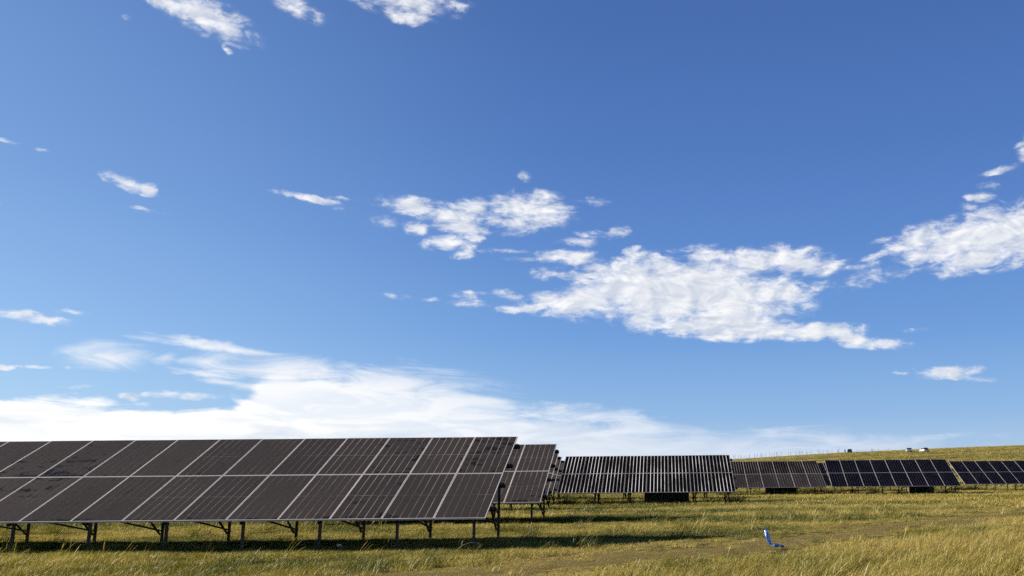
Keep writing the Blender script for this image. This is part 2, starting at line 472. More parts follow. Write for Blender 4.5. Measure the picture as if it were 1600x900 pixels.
def cell_material(name, dark, dust, amount, spec, patch):
    m, t, b = mat(name, dark, .12, 0, spec)
    uv = N(t, 'ShaderNodeUVMap'); uv.uv_map = 'panel'
    s = N(t, 'ShaderNodeSeparateXYZ'); t.links.new(uv.outputs[0], s.inputs[0])
    g = N(t, 'ShaderNodeNewGeometry'); p = g.outputs['Position']
    flow = VM(t, 'MULTIPLY', p, (1.3, 3.0, 0))
    n1 = NOISE(t, flow, 1.6, 6, .66, .5)
    n2 = NOISE(t, VM(t, 'MULTIPLY', p, (.16, .35, 0)), 1.0, 2, .5)
    n3 = NOISE(t, p, 9.0, 3, .6)
    low = SMOOTH(t, s.outputs[1], .12, .0, 0, .13)           # washed strip along the lower rim
    side = SMOOTH(t, s.outputs[0], .86, 1.0, 0, .07)
    # each module carries its own amount of dust
    idx = VM(t, 'FLOOR', VM(t, 'MULTIPLY_ADD', p, (1 / PITCH, 1 / (VP * math.cos(TILT)), 0), (3.806 / PITCH + 50, -20.39 / (VP * math.cos(TILT)), 0)))
    wn_ = N(t, 'ShaderNodeTexWhiteNoise', noise_dimensions='2D'); t.links.new(idx, wn_.inputs['Vector'])
    wc_ = N(t, 'ShaderNodeSeparateColor'); t.links.new(wn_.outputs['Color'], wc_.inputs[0])
    some = SMOOTH(t, wc_.outputs[1], .55, .95, -.03, .065)      # some modules are rain-washed in places
    k = MA(t, 'ADD', MA(t, 'ADD', n1, MA(t, 'MULTIPLY', MA(t, 'SUBTRACT', n2, .5), .45)), MA(t, 'ADD', some, MA(t, 'ADD', low, side)))
    washed = SMOOTH(t, k, .745 - patch, .80 - patch)
    film = MA(t, 'MULTIPLY', MA(t, 'MULTIPLY_ADD', n3, .35, .82), MA(t, 'MULTIPLY_ADD', n2, .3 * amount, .85 * amount))
    film = MA(t, 'MULTIPLY', film, MA(t, 'MULTIPLY_ADD', wn_.outputs['Value'], .22, .86))
    film = MA(t, 'MULTIPLY', film, MA(t, 'MULTIPLY_ADD', washed, -.80, 1.0))
    t.links.new(MIXC(t, film, (*dark, 1), (*dust, 1)), b.inputs['Base Color'])
    t.links.new(MA(t, 'MULTIPLY_ADD', film, .5, .12), b.inputs['Roughness'])
    return m

CELL = {
    'dusty': cell_material('dusty_solar_cells', (.008, .007, .007), (.0440, .0375, .0345), .95, .015, .10),
    'clean': cell_material('clean_solar_cells', (.002, .002, .002), (.10, .085, .075), .02, .0, -.2),
    'brown': cell_material('part_dusty_solar_cells', (.004, .004, .005), (.07, .055, .047), .35, .02, -.1),
    'navy': cell_material('dark_blue_solar_cells', (.002, .002, .005), (.10, .09, .09), .02, .012, -.2),
    'stripe': cell_material('black_solar_cells', (.003, .003, .004), (.07, .055, .047), .10, .0, -.1),
}
def sheet_material(name, c, spec):
    m, t, b = mat(name, c, .22, 0, spec)
    g = N(t, 'ShaderNodeNewGeometry')
    n = NOISE(t, VM(t, 'MULTIPLY', g.outputs['Position'], (1, .5, 0)), .8, 5, .6)
    t.links.new(MIXC(t, SMOOTH(t, n, .34, .62), tuple(v * .32 for v in c) + (1,), (*c, 1)), b.inputs['Base Color'])
    return m
SHEET = {
    'dusty': sheet_material('dusty_backsheet', (.30, .26, .225), .02),
    'clean': sheet_material('painted_glint_backsheet', (.92, .88, .82), .5),  # patchy near-white paints the sun glints along the cell lines
    'brown': sheet_material('grey_backsheet', (.17, .15, .13), .05),
    'navy': sheet_material('dim_backsheet', (.055, .052, .055), .05),
    'stripe': sheet_material('striped_backsheet', (.26, .24, .21), .05),
    'dusty_mid': sheet_material('dustier_backsheet', (.17, .145, .13), .02),
    'dusty_far': sheet_material('dust_covered_backsheet', (.105, .09, .082), .02),
}
m_frame, t, b = mat('aluminium_frame', (.62, .60, .57), .55, 0, .25)
g = N(t, 'ShaderNodeNewGeometry')
n = NOISE(t, g.outputs['Position'], 4.0, 4, .6)
t.links.new(MIXC(t, n, (.40, .36, .32, 1), (.58, .53, .47, 1)), b.inputs['Base Color'])
m_steel, t, b = mat('galvanised_steel', (.20, .20, .20), .6, .15, .3)
g = N(t, 'ShaderNodeNewGeometry')
n = NOISE(t, g.outputs['Position'], 7.0, 5, .65)
t.links.new(MIXC(t, n, (.034, .028, .022, 1), (.095, .080, .064, 1)), b.inputs['Base Color'])
m_clamp, t, b = mat('clamp_steel', (.03, .03, .03), .6, .1, .2)

# module frame: four mitre-joined rails, top face at z = 0
def frame_mesh(fm):
    o = [(0, 0), (PW, 0), (PW, PL), (0, PL)]
    i = [(RIM, RIM), (PW - RIM, RIM), (PW - RIM, PL - RIM), (RIM, PL - RIM)]
    v = [(x, y, 0) for x, y in o] + [(x, y, 0) for x, y in i] + [(x, y, -FH) for x, y in o] + [(x, y, -FH) for x, y in i]
    f = []
    for k in range(4):
        j = (k + 1) % 4
        f += [[k, j, 4 + j, 4 + k], [8 + k, 12 + k, 12 + j, 8 + j], [k, 8 + k, 8 + j, j], [4 + k, 4 + j, 12 + j, 12 + k]]
    me = mesh('panel_frame', v, f, fm)
    bm = bmesh.new(); bm.from_mesh(me)
    bmesh.ops.recalc_face_normals(bm, faces=bm.faces)
    bmesh.ops.bevel(bm, geom=[e for e in bm.edges if all(abs(q.co.z) < 1e-6 for q in e.verts)], offset=.002, segments=1, affect='EDGES')
    bm.to_mesh(me); bm.free()
    return me
m_frame_dark, t, b = mat('dark_grey_frame', (.20, .19, .18), .6, 0, .2)  # darker grey version of the module frame
n = NOISE(t, N(t, 'ShaderNodeNewGeometry').outputs['Position'], 4.0, 4, .6)
t.links.new(MIXC(t, n, (.10, .095, .09, 1), (.22, .21, .20, 1)), b.inputs['Base Color'])
FRAME = frame_mesh(m_frame)
FRAME_DARK = frame_mesh(m_frame_dark)
m_frame_mid, t, b = mat('grey_frame', (.3, .28, .26), .6, 0, .2)
n = NOISE(t, N(t, 'ShaderNodeNewGeometry').outputs['Position'], 4.0, 4, .6)
t.links.new(MIXC(t, n, (.22, .205, .19, 1), (.36, .335, .31, 1)), b.inputs['Base Color'])
FRAME_MID = frame_mesh(m_frame_mid)

def sheet_mesh(style):
    return MB().box(RIM - .002, PW - RIM + .002, RIM - .002, PL - RIM + .002, -.014, -.0021).mesh('backsheet', SHEET[style])
SHEETS = {k: sheet_mesh(k) for k in SHEET}

def add_uv(me, ox, oy):
    uv = me.uv_layers.new(name='panel')
    for l in me.loops:
        c = me.vertices[l.vertex_index].co
        uv.data[l.index].uv = ((c.x + ox) / PW, (c.y + oy) / PL)

GAP = {'dusty': .015, 'clean': .028, 'brown': .022, 'navy': .018, 'stripe': .024}
SEAMS = {'dusty': .010, 'clean': .0008, 'brown': .0008, 'navy': .0008, 'stripe': .0008}
EDGEG = .010
def strip_boxes(style):
    gp, SEAM = GAP[style], SEAMS[style]
    x0, x1 = RIM + EDGEG * .5, PW - RIM - EDGEG * .5
    wd = (x1 - x0 + gp) / 6 - gp
    y0, y1 = RIM + EDGEG, PL - RIM - EDGEG
    mid = (y0 + y1) / 2
    out = []
    for c in range(6):
        xa = x0 + c * (wd + gp)
        out.append((xa, xa + wd, y0, mid - SEAM / 2))
        out.append((xa, xa + wd, mid + SEAM / 2, y1))
    return out
def joined_cells(style):
    mb = MB()
    for (a, b2, c, d2) in strip_boxes(style):
        mb.box(a, b2, c, d2, -.0040, -.0015)
    me = mb.mesh('cells', CELL[style]); add_uv(me, 0, 0)
    return me
JOINED = {k: joined_cells(k) for k in CELL}
STRIPS = {}
for k in ('dusty',):
    L_ = []
    for (a, b2, c, d2) in strip_boxes(k):
        me = MB().box(0, b2 - a, 0, d2 - c, -.0040, -.0015).mesh('cell_strip', CELL[k]); add_uv(me, a, c)
        L_.append(((a, c, 0), me))
    STRIPS[k] = L_

def solar_table(label, right, ypos, zlow, ncol, style, single=0, yaw=0.0, spacing=1.74, group='solar tables set in rows across the meadow', detail=True):
    """right: x of the lower right corner; single: columns (from the right) whose cell strips are separate pieces"""
    gz = float(height(right - 2, ypos + 1))
    root = link('solar_table', None)
    root.empty_display_size = .3
    root.location = (right, ypos, gz)
    root.rotation_euler = (0, 0, yaw)
    tag(root, label, 'solar panels', group)
    zl = zlow - gz
    tm = Matrix.Translation((0, 0, zl)) @ Matrix.Rotation(TILT, 4, 'X')
    for c in range(ncol):
        for r_ in range(2):
            # tiny mounting differences from module to module
            jig = Matrix.Translation((0, 0, random.uniform(-.0015, .0015))) @ Matrix.Rotation(random.uniform(-.0016, .0016), 4, 'X') @ Matrix.Rotation(random.uniform(-.0016, .0016), 4, 'Y')
            sty = style if isinstance(style, str) else style[r_]
            shs = sty if not (sty == 'dusty' and single > 6) else ('dusty' if c < 4 else 'dusty_mid' if c < 7 else 'dusty_far')
            P = link('panel', FRAME_DARK if sty == 'clean' else FRAME if sty == 'dusty' else FRAME_MID, root, mw=tm @ Matrix.Translation((-(c + 1) * PITCH, r_ * VP, 0)) @ jig)
            link('backsheet', SHEETS[shs], P)
            if c < single:
                for loc, me in STRIPS[sty]:
                    link('cell_strip', me, P, loc)
            else:
                link('cells', JOINED[sty], P)
    W = ncol * PITCH
    # purlins under the modules, ends sticking out past the edge
    for s in (.55, 1.75, 2.85, 4.05):
        pm = MB().prism(channel(.055, .085), (-W - .10, 0, 0), (.13, 0, 0)).mesh('purlin', m_clamp)
        link('purlin', pm, root, mw=tm @ Matrix.Translation((0, s, -FH - .0445)))
    # module clamps at the right hand edge
    if detail:
        for s in (.55, 1.75, 2.85, 4.05):
            cm_ = MB().box(-.01, .10, -.05, .05, -.03, .012).box(.02, .075, -.03, .03, .0, .035).mesh('end_clamp', m_clamp)
            link('end_clamp', cm_, root, mw=tm @ Matrix.Translation((.006, s, -.03)))
    nb = int((W - .7) // spacing) + 1
    ca, sa = math.cos(TILT), math.sin(TILT)
    def on(s, drop=.13):
        return (s * ca + drop * sa, zl + s * sa - drop * ca)
    def gloc(x, y):
        v = Matrix.Rotation(yaw, 4, 'Z') @ Vector((x, y, 0))
        return float(height(right + v.x, ypos + v.y)) - gz
    for i in range(nb):
        x = -.34 - i * spacing
        yf, zf = on(.42); yr, zr = on(3.72)
        gf_, gr_ = gloc(x, yf) - .15, gloc(x, yr) - .15
        lean = random.uniform(-.012, .012)
        link('post', MB().prism(channel(.062, .045), (x + lean, yf, gf_), (x, yf, zf + .04), (0, 1, 0)).mesh('post', m_steel), root)
        link('post', MB().prism(channel(.062, .045), (x - lean, yr, gr_), (x, yr, zr + .04), (0, 1, 0)).mesh('post', m_steel), root)
        a_, b_ = on(.10), on(4.35)
        link('rafter', MB().prism(channel(.05, .08), (x + .062, a_[0], a_[1]), (x + .062, b_[0], b_[1])).mesh('rafter', m_steel), root)
        q = on(.55, .17); link('brace', MB().prism(channel(.04, .035), (x + .04, q[0], q[1]), (x + .04, yr, gr_ + .42)).mesh('brace', m_steel), root)
        q = on(1.9, .17); link('brace', MB().prism(channel(.04, .035), (x - .05, q[0], q[1]), (x - .05, yr, gr_ + .34)).mesh('brace', m_steel), root)
        if detail and i + 1 < nb:
            # string cable sagging from bent to bent
            y_, z_ = on(2.2, .16)
            sag = random.uniform(.06, .16)
            pts_c = [Vector((x - spacing * k / 6, y_, z_ - sag * 4 * (k / 6) * (1 - k / 6))) for k in range(7)]
            cb = MB()
            for a0, b0 in zip(pts_c[:-1], pts_c[1:]):
                cb.prism([(-.009, -.009), (.009, -.009), (.009, .009), (-.009, .009)], a0, b0)
            link('cable', cb.mesh('cable', m_clamp), root)
        if i % 2 == 0 and i + 1 < nb:
            q = on(3.0, .17)
            link('knee_brace', MB().prism(channel(.03, .03), (x - .55, yr - .06, zr - .55), (x - .01, yr - .06, gr_ + .75)).mesh('knee_brace', m_steel), root)
        if i % 2 == 1:
            link('knee_brace', MB().prism(channel(.03, .03), (x + .55, yr - .06, zr - .55), (x + .01, yr - .06, gr_ + .75)).mesh('knee_brace', m_steel), root)
    return root

YAW0 = R(-.5)
solar_table('nearest and longest table of dusty grey brown solar panels filling the left half', -3.806, 20.39, .759, 16, 'dusty', 12, YAW0)
solar_table('dusty solar table just behind the right end of the nearest one', -3.70, 29.0, .76, 8, 'dusty', 3, YAW0)
solar_table('third dusty solar table from the front, only its right edge showing', -4.68, 38.82, .62, 8, 'dusty', 0, YAW0)
solar_table('fourth dusty solar table from the front, a thin sliver left of the glinting table', -5.44, 47.46, .50, 8, 'dusty', 0, YAW0)
solar_table('farthest left solar table, its top corner peeping out left of the glinting table', -6.2, 57.3, .35, 8, 'dusty', 0, YAW0)
solar_table('middle solar table with black panels and bright white glinting cell lines', 4.02, 47.3, .515, 8, 'clean', 0, YAW0)
solar_table('hidden solar table whose legs show beneath the glinting middle table', 3.4, 57.3, .33, 8, 'navy', 0, YAW0, detail=False)
solar_table('striped grey black solar table right behind the glinting middle table', 12.42, 67.5, .22, 8, ('brown', 'stripe'), 0, YAW0)
solar_table('black solar table with a stepped right end, second from the right', 21.9, 66.2, .25, 8, 'navy', 0, R(-4.0))
solar_table('rightmost solar table of dark blue black panels cut by the picture edge', 25.7 + 8 * PITCH, 76.6, .12, 8, 'navy', 0, R(-1.0))
solar_table('hidden solar table whose legs show beneath the striped grey black table', 15.9, 77.5, .08, 8, 'navy', 0, YAW0, detail=False)
solar_table('hidden solar table whose legs show beneath the second table from the right', 25.4, 77.9, .08, 8, 'navy', 0, YAW0, detail=False)

# ------------------------------------------------------------------ equipment cabinets under the tables
m_cab, t, b = mat('cabinet_paint', (.05, .048, .045), .55, 0, .3)
g = N(t, 'ShaderNodeNewGeometry'); n = NOISE(t, g.outputs['Position'], 5, 5, .6)
t.links.new(MIXC(t, n, (.028, .027, .026, 1), (.07, .065, .058, 1)), b.inputs['Base Color'])
m_sunlit_end, t, b = mat('sunlit_end_paint', (.10, .075, .055), .6, 0, .3)  # browner tone paints sunlight on the cabinets' left ends
def cabinet(label, x0, x1, y, hgt):
    gz = float(height((x0 + x1) / 2, y))
    root = link('equipment_cabinet', None)
    root.location = ((x0 + x1) / 2, y, gz)
    tag(root, label, 'cabinet', 'dark equipment cabinets under the tables')
    hw = (x1 - x0) / 2
    body = MB().box(-hw, hw, 0, .8, .08, hgt).mesh('body', m_cab)
    link('body', body, root)
    link('lid', MB().box(-hw - .03, hw + .03, -.03, .83, hgt + .001, hgt + .05).mesh('lid', m_cab), root)
    link('sunlit_side', MB().box(-hw - .02, -hw - .002, .04, .76, .12, hgt - .04).mesh('sunlit_side', m_sunlit_end), root)  # slab on the sunward end only, carrying the painted sunlit tone
    for i in range(3):
        a = -hw + .03 + i * (2 * hw - .06) / 3
        dr = link('door', MB().box(a + .01, a + (2 * hw - .06) / 3 - .01, -.022, -.002, .12, hgt - .04).mesh('door', m_cab), root)
        link('handle', MB().box(a + .06, a + .09, -.05, -.024, hgt * .45, hgt * .6).mesh('handle', m_steel), dr)
    for sx in (-1, 1):
        for yy in (.06, .66):
            link('foot', MB().box(sx * (hw - .12) - .05, sx * (hw - .12) + .05, yy, yy + .1, -.12, .079).mesh('foot', m_steel), root)
cabinet('long low black cabinet in the shade under the glinting middle table', -.72, 1.70, 50.2, .95)
cabinet('low black cabinet under the striped grey black table', 8.3, 10.65, 70.4, .95)
cabinet('low black cabinet under the second table from the right', 19.2, 21.0, 69.9, .95)

# ------------------------------------------------------------------ grass
def grass_material(name, green, mid, straw):
    m = bpy.data.materials.new(name); m.use_nodes = True
    t = m.node_tree; t.nodes.clear()
    at = N(t, 'ShaderNodeAttribute', attribute_type='INSTANCER', attribute_name='tone')
    ab = N(t, 'ShaderNodeAttribute', attribute_type='GEOMETRY', attribute_name='blade')
    f = MA(t, 'ADD', at.outputs['Fac'], MA(t, 'MULTIPLY_ADD', ab.outputs['Fac'], .5, -.25), clamp=True)
    r = N(t, 'ShaderNodeValToRGB')
    e = r.color_ramp.elements
    e[0].position = .08; e[0].color = (*green, 1)
    e[1].position = 1.0; e[1].color = (.190, .130, .042, 1)
    e.new(.84).color = (*straw, 1)
    e.new(.46).color = (*mid, 1)
    t.links.new(f, r.inputs[0])
    di = N(t, 'ShaderNodeBsdfDiffuse'); tr = N(t, 'ShaderNodeBsdfTranslucent'); gl = N(t, 'ShaderNodeBsdfGlossy')
    gl.inputs['Roughness'].default_value = .45
    gl.inputs['Color'].default_value = (.9, .88, .8, 1)
    t.links.new(r.outputs[0], di.inputs[0]); t.links.new(r.outputs[0], tr.inputs[0])
    m1 = N(t, 'ShaderNodeMixShader'); m1.inputs[0].default_value = .38
    t.links.new(di.outputs[0], m1.inputs[1]); t.links.new(tr.outputs[0], m1.inputs[2])
    m2 = N(t, 'ShaderNodeMixShader'); m2.inputs[0].default_value = .035
    t.links.new(m1.outputs[0], m2.inputs[1]); t.links.new(gl.outputs[0], m2.inputs[2])
    o = N(t, 'ShaderNodeOutputMaterial'); t.links.new(m2.outputs[0], o.inputs[0])
    return m
m_grass = grass_material('meadow_grass', (.042, .062, .003), (.165, .140, .009), (.50, .40, .10))

def clump_mesh(name, n, rad, hmin, hmax, wid, lean, spread, seg=3, seed=0, heads=0.0):
    g = np.random.default_rng(seed)
    V, Fc, A = [], [], []
    for i in range(n):
        a, r = g.uniform(0, 6.283), rad * math.sqrt(g.uniform())
        bx, by = r * math.cos(a), r * math.sin(a)
        h = g.uniform(hmin, hmax) * (1 - .25 * r / rad)
        la = g.normal(0, spread); lb = g.normal(0, spread)
        lx, ly = lean * g.uniform(.5, 1.4) + la, lb
        fa = g.uniform(0, 3.1416)
        wx, wy = math.cos(fa) * wid / 2, math.sin(fa) * wid / 2
        bl = g.uniform()
        o = len(V)
        head = g.uniform() < heads
        for s in range(seg):
            f = s / seg
            k = (1 - .55 * f) if not head else (.55 + (.9 if s == seg - 1 else 0))
            x, y, z = bx + lx * h * f ** 1.7, by + ly * h * f ** 1.7, h * f * (1 - .12 * f * abs(lx))
            V += [(x - wx * k, y - wy * k, z), (x + wx * k, y + wy * k, z)]
            A += [bl, bl]
        V.append((bx + lx * h, by + ly * h, h * (1 - .12 * abs(lx)))); A.append(bl)
        for s in range(seg - 1):
            q = o + 2 * s
            Fc.append([q, q + 1, q + 3, q + 2])
        q = o + 2 * (seg - 1)
        Fc.append([q, q + 1, q + 2])
    me = mesh(name, V, Fc, m_grass, True)
    at = me.attributes.new('blade', 'FLOAT', 'POINT')
    at.data.foreach_set('value', np.array(A, np.float32))
    return me

src = bpy.data.collections.new('grass_tufts')       # never linked to the scene: only a source for the instances
KINDS = []
def kind(base, variants, **kw):
    i0 = len(KINDS)
    for k in range(variants):
        nm = 'tuft_%02d' % len(KINDS)
        o = bpy.data.objects.new(nm, clump_mesh(nm, seed=100 + len(KINDS), **kw))
        src.objects.link(o); KINDS.append(o)
    return list(range(i0, len(KINDS)))
k_turf = kind('turf', 4, n=90, rad=.22, hmin=.03, hmax=.11, wid=.006, lean=.35, spread=.45)
k_mid = kind('mid', 5, n=80, rad=.20, hmin=.06, hmax=.18, wid=.006, lean=.55, spread=.35)
k_tall = kind('tall', 5, n=55, rad=.17, hmin=.16, hmax=.44, wid=.0065, lean=.68, spread=.30, seg=4)
k_stalk = kind('stalk', 4, n=5, rad=.12, hmin=.34, hmax=.62, wid=.007, lean=.45, spread=.22, seg=5, heads=.9)
k_tuss = kind('tussock', 4, n=130, rad=.24, hmin=.12, hmax=.36, wid=.007, lean=.45, spread=.5)
k_far = kind('far', 5, n=70, rad=.55, hmin=.07, hmax=.22, wid=.022, lean=.5, spread=.4)

def fnoise(x, y, sx, sy, seed, octv=4):
    g = np.random.default_rng(seed); s = 0; amp = 1; tot = 0
    for o in range(octv):
        for j in range(5):
            th = g.uniform(0, 6.283)
            s = s + amp * np.sin(x * sx * math.cos(th) * 2 ** o + y * sy * math.sin(th) * 2 ** o + g.uniform(0, 6.283))
        tot += amp * 1.58; amp *= .55
    return s / tot          # about unit variance

P_pos, P_kind, P_tone, P_scale, P_yaw = [], [], [], [], []
def scatter(kinds, x0, x1, y0, y1, per_m2, dens, tone, smin, smax, wedge=True, size=None):
    area = (x1 - x0) * (y1 - y0)
    n = int(area * per_m2)
    x = rng.uniform(x0, x1, n); y = rng.uniform(y0, y1, n)
    keep = np.ones(n, bool)
    if wedge:
        keep &= (x > -.80 * y - 3.5) & (x < .48 * y + 3.5)
    x, y = x[keep], y[keep]
    dn = dens(x, y)
    kp = rng.uniform(0, 1, len(x)) < dn
    x, y = x[kp], y[kp]
    P_pos.append(np.stack([x, y, height(x, y) - .005], 1))
    P_kind.append(rng.choice(kinds, len(x)))
    P_tone.append(np.clip(tone(x, y) + rng.normal(0, .10, len(x)), 0, 1))
    sz = rng.uniform(smin, smax, len(x))
    P_scale.append(sz * (size(x, y) if size else 1))
    P_yaw.append(rng.normal(0, .55, len(x)))
    return len(x)

def trk(x, y):
    return np.abs(dist_poly(x, y, TRACK))
def tallside(x, y):                                    # >0: on the camera side / right of the tall-grass border
    return -dist_poly(x, y, TALL)
def tone_mid(x, y):
    v = .41 + .23 * fnoise(x, y, .55, .9, 5) + .10 * fnoise(x, y, 2.5, 4, 6)
    v = v + .16 * fnoise(x, y, .16, 1.0, 91, 3)
    v = v + .22 * np.exp(-(trk(x, y) / 2.2) ** 2)
    v = v - .10 * sstep(y, 24, 30) + .16 * sstep(y, 33, 40)
    return v + .10 * sstep(x, 2, 12)
def tone_tall(x, y):
    return .64 + .22 * fnoise(x, y, .8, 1.3, 8) + .12 * sstep(x, 3, 8)

def d_turf(x, y):
    return np.clip(.95 - .35 * np.exp(-(trk(x, y) / 1.3) ** 4) + 0 * x, 0, 1)
def d_mid(x, y):
    tk = trk(x, y) + .35 * fnoise(x, y, 1.4, 1.4, 14)
    v = sstep(tk, .9, 2.4)
    open_ = sstep(dist_poly(x, y, TRACK), 0, 2.0) * (1 - sstep(dist_poly(x, y, TRACK), 5, 9)) * sstep(x, -3, 1)   # short grass beyond the track
    v = v * (1 - .85 * open_)
    return np.clip(v * (.75 + .35 * fnoise(x, y, .9, 1.2, 21)), .02, 1)
def d_tall(x, y):
    s = tallside(x, y) + .7 * fnoise(x, y, .8, .8, 33)
    return sstep(s, -.3, 1.6) * np.clip(.75 + .3 * fnoise(x, y, 1.1, 1.5, 35), .1, 1)
def d_stalk(x, y):
    return np.clip(.35 + .4 * fnoise(x, y, .5, .7, 41), 0, 1) * sstep(trk(x, y), .9, 2)

def size_turf(x, y):
    tk = trk(x, y) + .4 * fnoise(x, y, 1.4, 1.4, 14)
    under = sstep(y, 19.5, 21) * (1 - sstep(y, 26, 28)) * (1 - sstep(x, -3.5, -1))
    dp = dist_poly(x, y, TRACK)
    open_ = sstep(dp, 0, 1.5) * (1 - sstep(dp, 5, 8)) * sstep(x, -3, 1)
    return (.42 + .58 * sstep(tk, .9, 2.4)) * (1 - .4 * under) * (1 - .35 * open_)
def size_mid(x, y):
    under = sstep(y, 19.5, 21) * (1 - sstep(y, 26, 28)) * (1 - sstep(x, -3.5, -1))
    aside = sstep(y, 20.5, 21.5) * (1 - sstep(y, 24, 25)) * (1 - sstep(x, 1, 2.5))
    return (1 - .6 * under) * (1 - .35 * aside * (1 - under)) * (.85 + .38 * np.clip(fnoise(x, y, .9, 1.3, 71), -1.4, 1.6))
def tone_turf(x, y):
    v = np.exp(-((trk(x, y) + .4 * fnoise(x, y, 1.4, 1.4, 14)) / 1.5) ** 2)
    return tone_mid(x, y) * (1 - v) + .95 * v
cnt = [
    scatter(k_turf, -26, 18, 12.5, 30, 34, d_turf, tone_turf, .8, 1.4, size=size_turf),
    scatter(k_mid, -26, 18, 12.5, 30, 26, d_mid, tone_mid, .75, 1.35, size=size_mid),
    scatter(k_tall, -8, 18, 11, 34, 20, d_tall, tone_tall, .55, 1.05),
    scatter(k_stalk, -26, 18, 12.5, 36, 1.6, d_stalk, lambda x, y: .72 + 0 * x, .6, 1.1),
    scatter(k_tuss, -26, 20, 13, 44, .22, lambda x, y: sstep(trk(x, y), 1.0, 2.0), lambda x, y: .26 + 0 * x, .6, 1.3),
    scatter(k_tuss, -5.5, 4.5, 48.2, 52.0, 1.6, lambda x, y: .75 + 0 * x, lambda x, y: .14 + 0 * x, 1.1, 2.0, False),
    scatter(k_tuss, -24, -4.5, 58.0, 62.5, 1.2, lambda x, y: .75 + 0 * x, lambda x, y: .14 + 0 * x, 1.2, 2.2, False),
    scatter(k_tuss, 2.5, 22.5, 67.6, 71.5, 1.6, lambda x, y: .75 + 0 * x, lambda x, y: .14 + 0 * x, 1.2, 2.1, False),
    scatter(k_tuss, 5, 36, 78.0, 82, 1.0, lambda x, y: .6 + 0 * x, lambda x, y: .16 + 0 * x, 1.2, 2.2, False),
    scatter(k_turf, -34, 20, 30, 44, 14, d_turf, tone_turf, 1.2, 1.8, size=size_turf),
    scatter(k_mid, -34, 20, 30, 44, 14, d_mid, tone_mid, 1.0, 1.6),
    scatter(k_far, -75, 46, 44, 92, 5.0, lambda x, y: np.clip(.8 - .5 * np.exp(-(trk(x, y) / 1.2) ** 4), 0, 1), tone_mid, .8, 1.5),
    scatter(k_far, -20, 235, 92, 455, .4, lambda x, y: np.clip(.5 + .4 * fnoise(x, y, .05, .2, 55), 0, 1) * sstep(x, -20, 20), lambda x, y: .62 + .2 * fnoise(x, y, .03, .12, 57), 1.0, 2.0, False),
]
print('grass tufts', cnt, sum(cnt))
pos = np.concatenate(P_pos); knd = np.concatenate(P_kind); ton = np.concatenate(P_tone); scl = np.concatenate(P_scale); yw = np.concatenate(P_yaw)
gm = bpy.data.meshes.new('meadow_grass')
gm.vertices.add(len(pos)); gm.vertices.foreach_set('co', pos.astype(np.float32).ravel())
for nm, tp, arr in (('kind', 'INT', knd.astype(np.int32)), ('tone', 'FLOAT', ton.astype(np.float32)), ('size', 'FLOAT', scl.astype(np.float32)), ('turn', 'FLOAT', yw.astype(np.float32))):
    a = gm.attributes.new(nm, tp, 'POINT'); a.data.foreach_set('value', arr)
gm.materials.append(m_grass)
grass_o = struct(link('meadow_grass', gm), 'stuff')
tag(grass_o, 'wind-bent green and straw meadow grass around the solar tables', 'grass')
ng = bpy.data.node_groups.new('grass_scatter', 'GeometryNodeTree')
ng.interface.new_socket('Geometry', in_out='INPUT', socket_type='NodeSocketGeometry')
ng.interface.new_socket('Geometry', in_out='OUTPUT', socket_type='NodeSocketGeometry')
gi = ng.nodes.new('NodeGroupInput'); go = ng.nodes.new('NodeGroupOutput')
ci = ng.nodes.new('GeometryNodeCollectionInfo'); ci.inputs['Collection'].default_value = src
ci.inputs['Separate Children'].default_value = True; ci.inputs['Reset Children'].default_value = True
ip = ng.nodes.new('GeometryNodeInstanceOnPoints')
def named(nm, tp):
    n = ng.nodes.new('GeometryNodeInputNamedAttribute'); n.data_type = tp; n.inputs['Name'].default_value = nm
    return n.outputs[0]
mp = ng.nodes.new('GeometryNodeMeshToPoints')
ng.links.new(gi.outputs[0], mp.inputs[0])
ng.links.new(mp.outputs[0], ip.inputs['Points'])
ng.links.new(ci.outputs[0], ip.inputs['Instance'])
ip.inputs['Pick Instance'].default_value = True
ng.links.new(named('kind', 'INT'), ip.inputs['Instance Index'])
cx = ng.nodes.new('ShaderNodeCombineXYZ'); ng.links.new(named('turn', 'FLOAT'), cx.inputs[2])
ng.links.new(cx.outputs[0], ip.inputs['Rotation'])
ng.links.new(named('size', 'FLOAT'), ip.inputs['Scale'])
ng.links.new(ip.outputs[0], go.inputs[0])
grass_o.modifiers.new('scatter', 'NODES').node_group = ng

